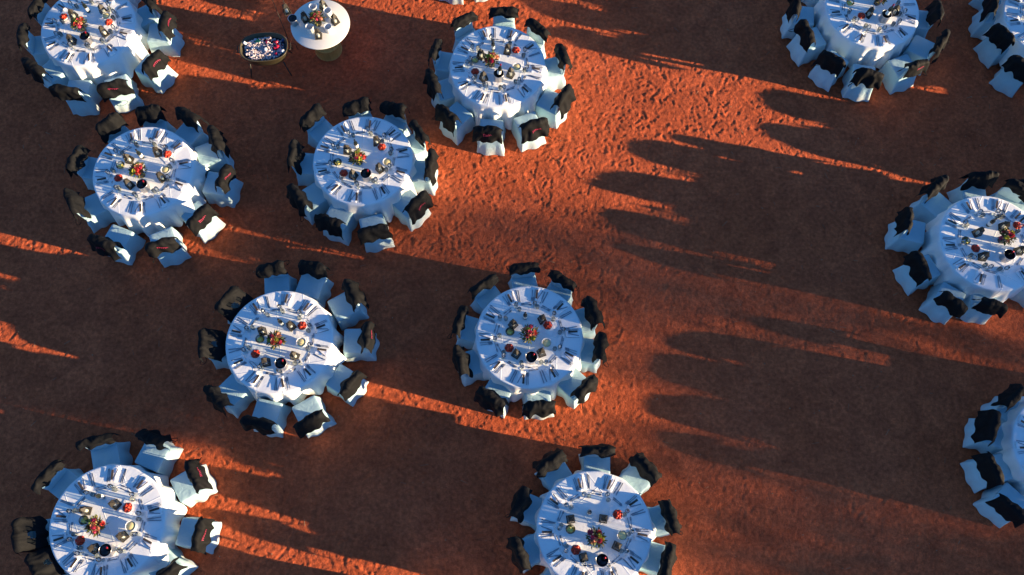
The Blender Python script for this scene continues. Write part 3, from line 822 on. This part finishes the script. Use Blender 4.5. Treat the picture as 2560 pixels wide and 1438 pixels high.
# shepherd's hook with a hanging lantern
hb = at(731, 124, 0); hb.z = 0
e = link('shepherd_hook', None, None, hb); e.empty_display_size = .2
tag(e, 'thin iron shepherd hook standing between tub and round bare table', 'hook')
HT = 1.62; pts = [(0,0,-.05),(0,0,.6),(0,0,1.2),(0,0,HT)]
for k in range(1, 13):
    t = PI*1.08*k/12; pts.append((.11-.11*math.cos(t), -.02*t, HT+.11*math.sin(t)*1.25))
mb = MB(); mb.tube(pts, .0075, 6); link('pole', mb.me('pole', M['iron']), e)
mb = MB(); mb.tube([(0,0,.20),(.08,0,.20),(.11,0,.17),(.11,0,.0)], .006, 5); link('foot_spike', mb.me('foot_spike', M['iron']), e)
tip = Vector(pts[-1])
put_lantern(hb+tip+Vector((0,0,-.300)), .5, 'lantern hanging from the thin iron shepherd hook', 'hanging lantern')

# drinks tub on its stand
tb = at(659, 118, .62); tub = link('drinks_tub', None, None, (tb.x, tb.y, 0), R_(4)); tub.empty_display_size = .3
tag(tub, 'oval bronze tub of ice and drinks on an iron stand', 'tub')
def oval(a, rx, ry): 
    c, s_ = math.cos(a), math.sin(a)
    return (math.copysign(abs(c)**.8, c)*rx, math.copysign(abs(s_)**.8, s_)*ry)
def oval_shell(prof, n=64):
    v = []; f = []
    for rx, ry, z in prof:
        for i in range(n): x, y = oval(2*PI*i/n, rx, ry); v.append((x, y, z))
    for k in range(len(prof)-1):
        for i in range(n): j = (i+1) % n; f.append((k*n+i, k*n+j, (k+1)*n+j, (k+1)*n+i))
    return v, f
v, f = oval_shell([(.001,.001,.36),(.36,.23,.36),(.38,.25,.37),(.455,.315,.61),(.47,.33,.615),(.475,.335,.625),(.462,.322,.63),(.445,.305,.62),(.37,.24,.40),(.001,.001,.39)])
link('basin', mesh('basin', v, f, M['tub']), tub)
for s_ in (-1, 1):
    mb = MB(); mb.tube([(s_*.473,-.09,.60),(s_*.515,-.07,.60),(s_*.525,0,.60),(s_*.515,.07,.60),(s_*.473,.09,.60)], .010, 6); link('handle', mb.me('handle', M['iron']), tub)
    for t_ in (-1, 1):
        mb = MB(); mb.tube([(s_*.33,t_*.19,.37),(s_*.36,t_*.22,.18),(s_*.40,t_*.27,0)], .014, 6); link('leg', mb.me('leg', M['iron']), tub)
mb = MB(); mb.tube([(x_*1.0, y_*1.0, .345) for x_, y_ in [oval(2*PI*k/24, .35, .22) for k in range(25)]], .012, 6); link('stand_ring', mb.me('stand_ring', M['iron']), tub)
rnd = random.Random(4); mb = MB()
for k in range(700):
    a = rnd.uniform(0, 2*PI); r = math.sqrt(rnd.random())*.88; x, y = oval(a, .43*r, .29*r)
    if x > .1 and y > .02 and rnd.random() < .6: continue
    s_ = rnd.uniform(.006, .017); z = .55+rnd.uniform(0, .035)+.02*nz(x*6, y*6)
    b0 = len(mb.v); mb.box(-s_, s_, -s_, s_, -s_*.7, s_*.7)
    mt = Matrix.Translation((x, y, z)) @ Matrix.Rotation(rnd.uniform(0, 6), 4, Vector((rnd.random(), rnd.random(), rnd.random()+.1)))
    for i in range(b0, len(mb.v)): mb.v[i] = tuple(mt @ Vector(mb.v[i]))
o = link('crushed_ice', mb.me('crushed_ice', M['ice'], False), tub); o['kind'] = 'stuff'
mb = MB(); v, f = oval_shell([(.001,.001,.545),(.25,.16,.545),(.425,.287,.54)]); mb.add(v, f); link('melt_water', mb.me('melt_water', M['dark']), tub)
mb = MB(); mb.lathe([(.026,0),(.032,.006),(.032,.108),(.027,.116),(.001,.114)], 18); CAN = {k: None for k in ()}
def can_me(mat): 
    m_ = mb.me('drink_can', mat); return m_
CANS = {k: can_me(M[k]) for k in ('canred','cangreen','canblue','canwhite')}
for k, (x, y, kind, col, pl) in enumerate([(.10,.20,'canred','red','at the back right'),(.19,.17,'canred','red','nearest the hook'),(.27,.05,'canred','red','at the right middle'),(.22,-.03,'canred','red','left of the white can'),
        (.16,-.15,'canred','red','at the front right'),(.34,-.06,'canwhite','white','at the right end'),(-.05,.19,'cangreen','green','at the back centre'),(-.19,.15,'cangreen','green','at the back left'),
        (-.30,.03,'canblue','navy','at the left end'),(-.27,-.10,'canblue','navy','at the front left'),(.03,.02,'canwhite','white','in the tub centre'),(-.33,.11,'canwhite','white','near the left rim'),(.33,.16,'canblue','navy','at the back right end'),(.27,-.19,'canblue','navy','at the front right end')]):
    p = Matrix.Rotation(R_(4), 3, 'Z') @ Vector((x, y, 0))
    o = link('drink_can', CANS[kind], None, (tb.x+p.x, tb.y+p.y, .535))
    o.rotation_euler = (rnd.uniform(-1.2,1.2), rnd.uniform(-1.2,1.2), 0)
    tag(o, f'{col} drink can {pl} of the ice tub' if not pl.endswith('centre') or 'back' in pl else f'{col} drink can {pl}', 'can', 'cans in the ice tub')

# ------------------------------------------------------------------ the tree on the sun side that thins the light
def tree(name, loc, H, R, zc, n, seed, label, slim=False):
    rnd = random.Random(seed); e = link(name, None, None, loc); e.empty_display_size = 1; tag(e, label, 'tree', 'trees on the sun side')
    mb = MB(); mb.tube([(0,0,-.2),(.05,.02,.8),(.0,.1,zc*.6),(.1,.05,zc)], [.2,.16,.13,.08] if not slim else [.09,.07,.05,.04], 9)
    tips = []
    for k in range(9):
        a = k*2.4; r = R*rnd.uniform(.5,.85); z = zc+rnd.uniform(-.8,1.0)
        tp = Vector((r*math.cos(a), r*math.sin(a), z)); tips.append(tp)
        mb.tube([(0,.05,zc*(rnd.uniform(.35,.7) if not slim else .86)), tp*.5+Vector((0,0,zc*(.35 if not slim else .46))), tp], [.09,.05,.02], 6)
    link('trunk', mb.me('trunk', M['trunk']), e)
    mb = MB(); k = 0
    while k < n:
        d = Vector((rnd.gauss(0,1), rnd.gauss(0,1), rnd.gauss(0,1))).normalized()*rnd.random()**.33
        p = Vector((d.x*R, d.y*R, zc+d.z*(H-zc)))
        c = nz(p.x*.9+seed, p.y*.9, p.z*.9)
        up = (p.z-zc)/(H-zc)
        if c < -.12+.22*max(0, up) and rnd.random() < .85: continue
        ax = Vector((rnd.uniform(-1,1), rnd.uniform(-1,1), rnd.uniform(-1,.4))).normalized(); s_ = ax.orthogonal().normalized()
        l = rnd.uniform(.10,.18); w = .018
        mb.add([p-s_*w, p+s_*w, p+ax*l], [(0,1,2)]); k += 1
    link('crown', mb.me('crown', M['leafa'], False), e)
tree('desert_tree', (31, -4.85, 0), 5.4, 1.8, 3.2, 21000, 9, 'smaller airy desert tree outside the right edge, towards the sun')
tree('desert_tree', (30, -1.44, 0), 6.7, 2.1, 3.7, 19000, 3, 'airy desert tree outside the right edge, towards the sun')
tree('desert_tree', (31.5, -6.34, 0), 5.1, 1.3, 3.3, 6000, 12, 'low bushy desert tree outside the lower right corner, towards the sun')
tree('desert_tree', (30, -5.61, 0), 8.1, .48, 6.95, 7000, 5, 'unseen slender tree added outside the right edge to shade a strip of sand', True)  # added unseen blocker: narrow high crown shaped to darken one strip at left

# ------------------------------------------------------------------ litter on the sand
rnd = random.Random(77); mb = MB()
for k in range(900):
    x, y = rnd.uniform(-11, 11), rnd.uniform(-.5, 12.6)
    if rnd.random() < .6:
        r = rnd.uniform(.004, .013); mb.ball((x, y, .002), r, 5, 3, .6)
    else:
        a = rnd.uniform(0, PI); l = rnd.uniform(.02, .07); dx, dy = l*math.cos(a), l*math.sin(a)
        mb.tube([(x-dx, y-dy, .006), (x, y, .012), (x+dx, y+dy, .006)], rnd.uniform(.002, .004), 4)
M['litter'] = cloth_mat('dry_litter', (.10,.06,.035), (.36,.27,.17), wr=.1, wscale=2)
o = link('sand_litter', mb.me('sand_litter', M['litter'])); o['kind'] = 'stuff'; o['label'] = 'small pebbles and dry twigs scattered over the red sand'; o['category'] = 'litter'
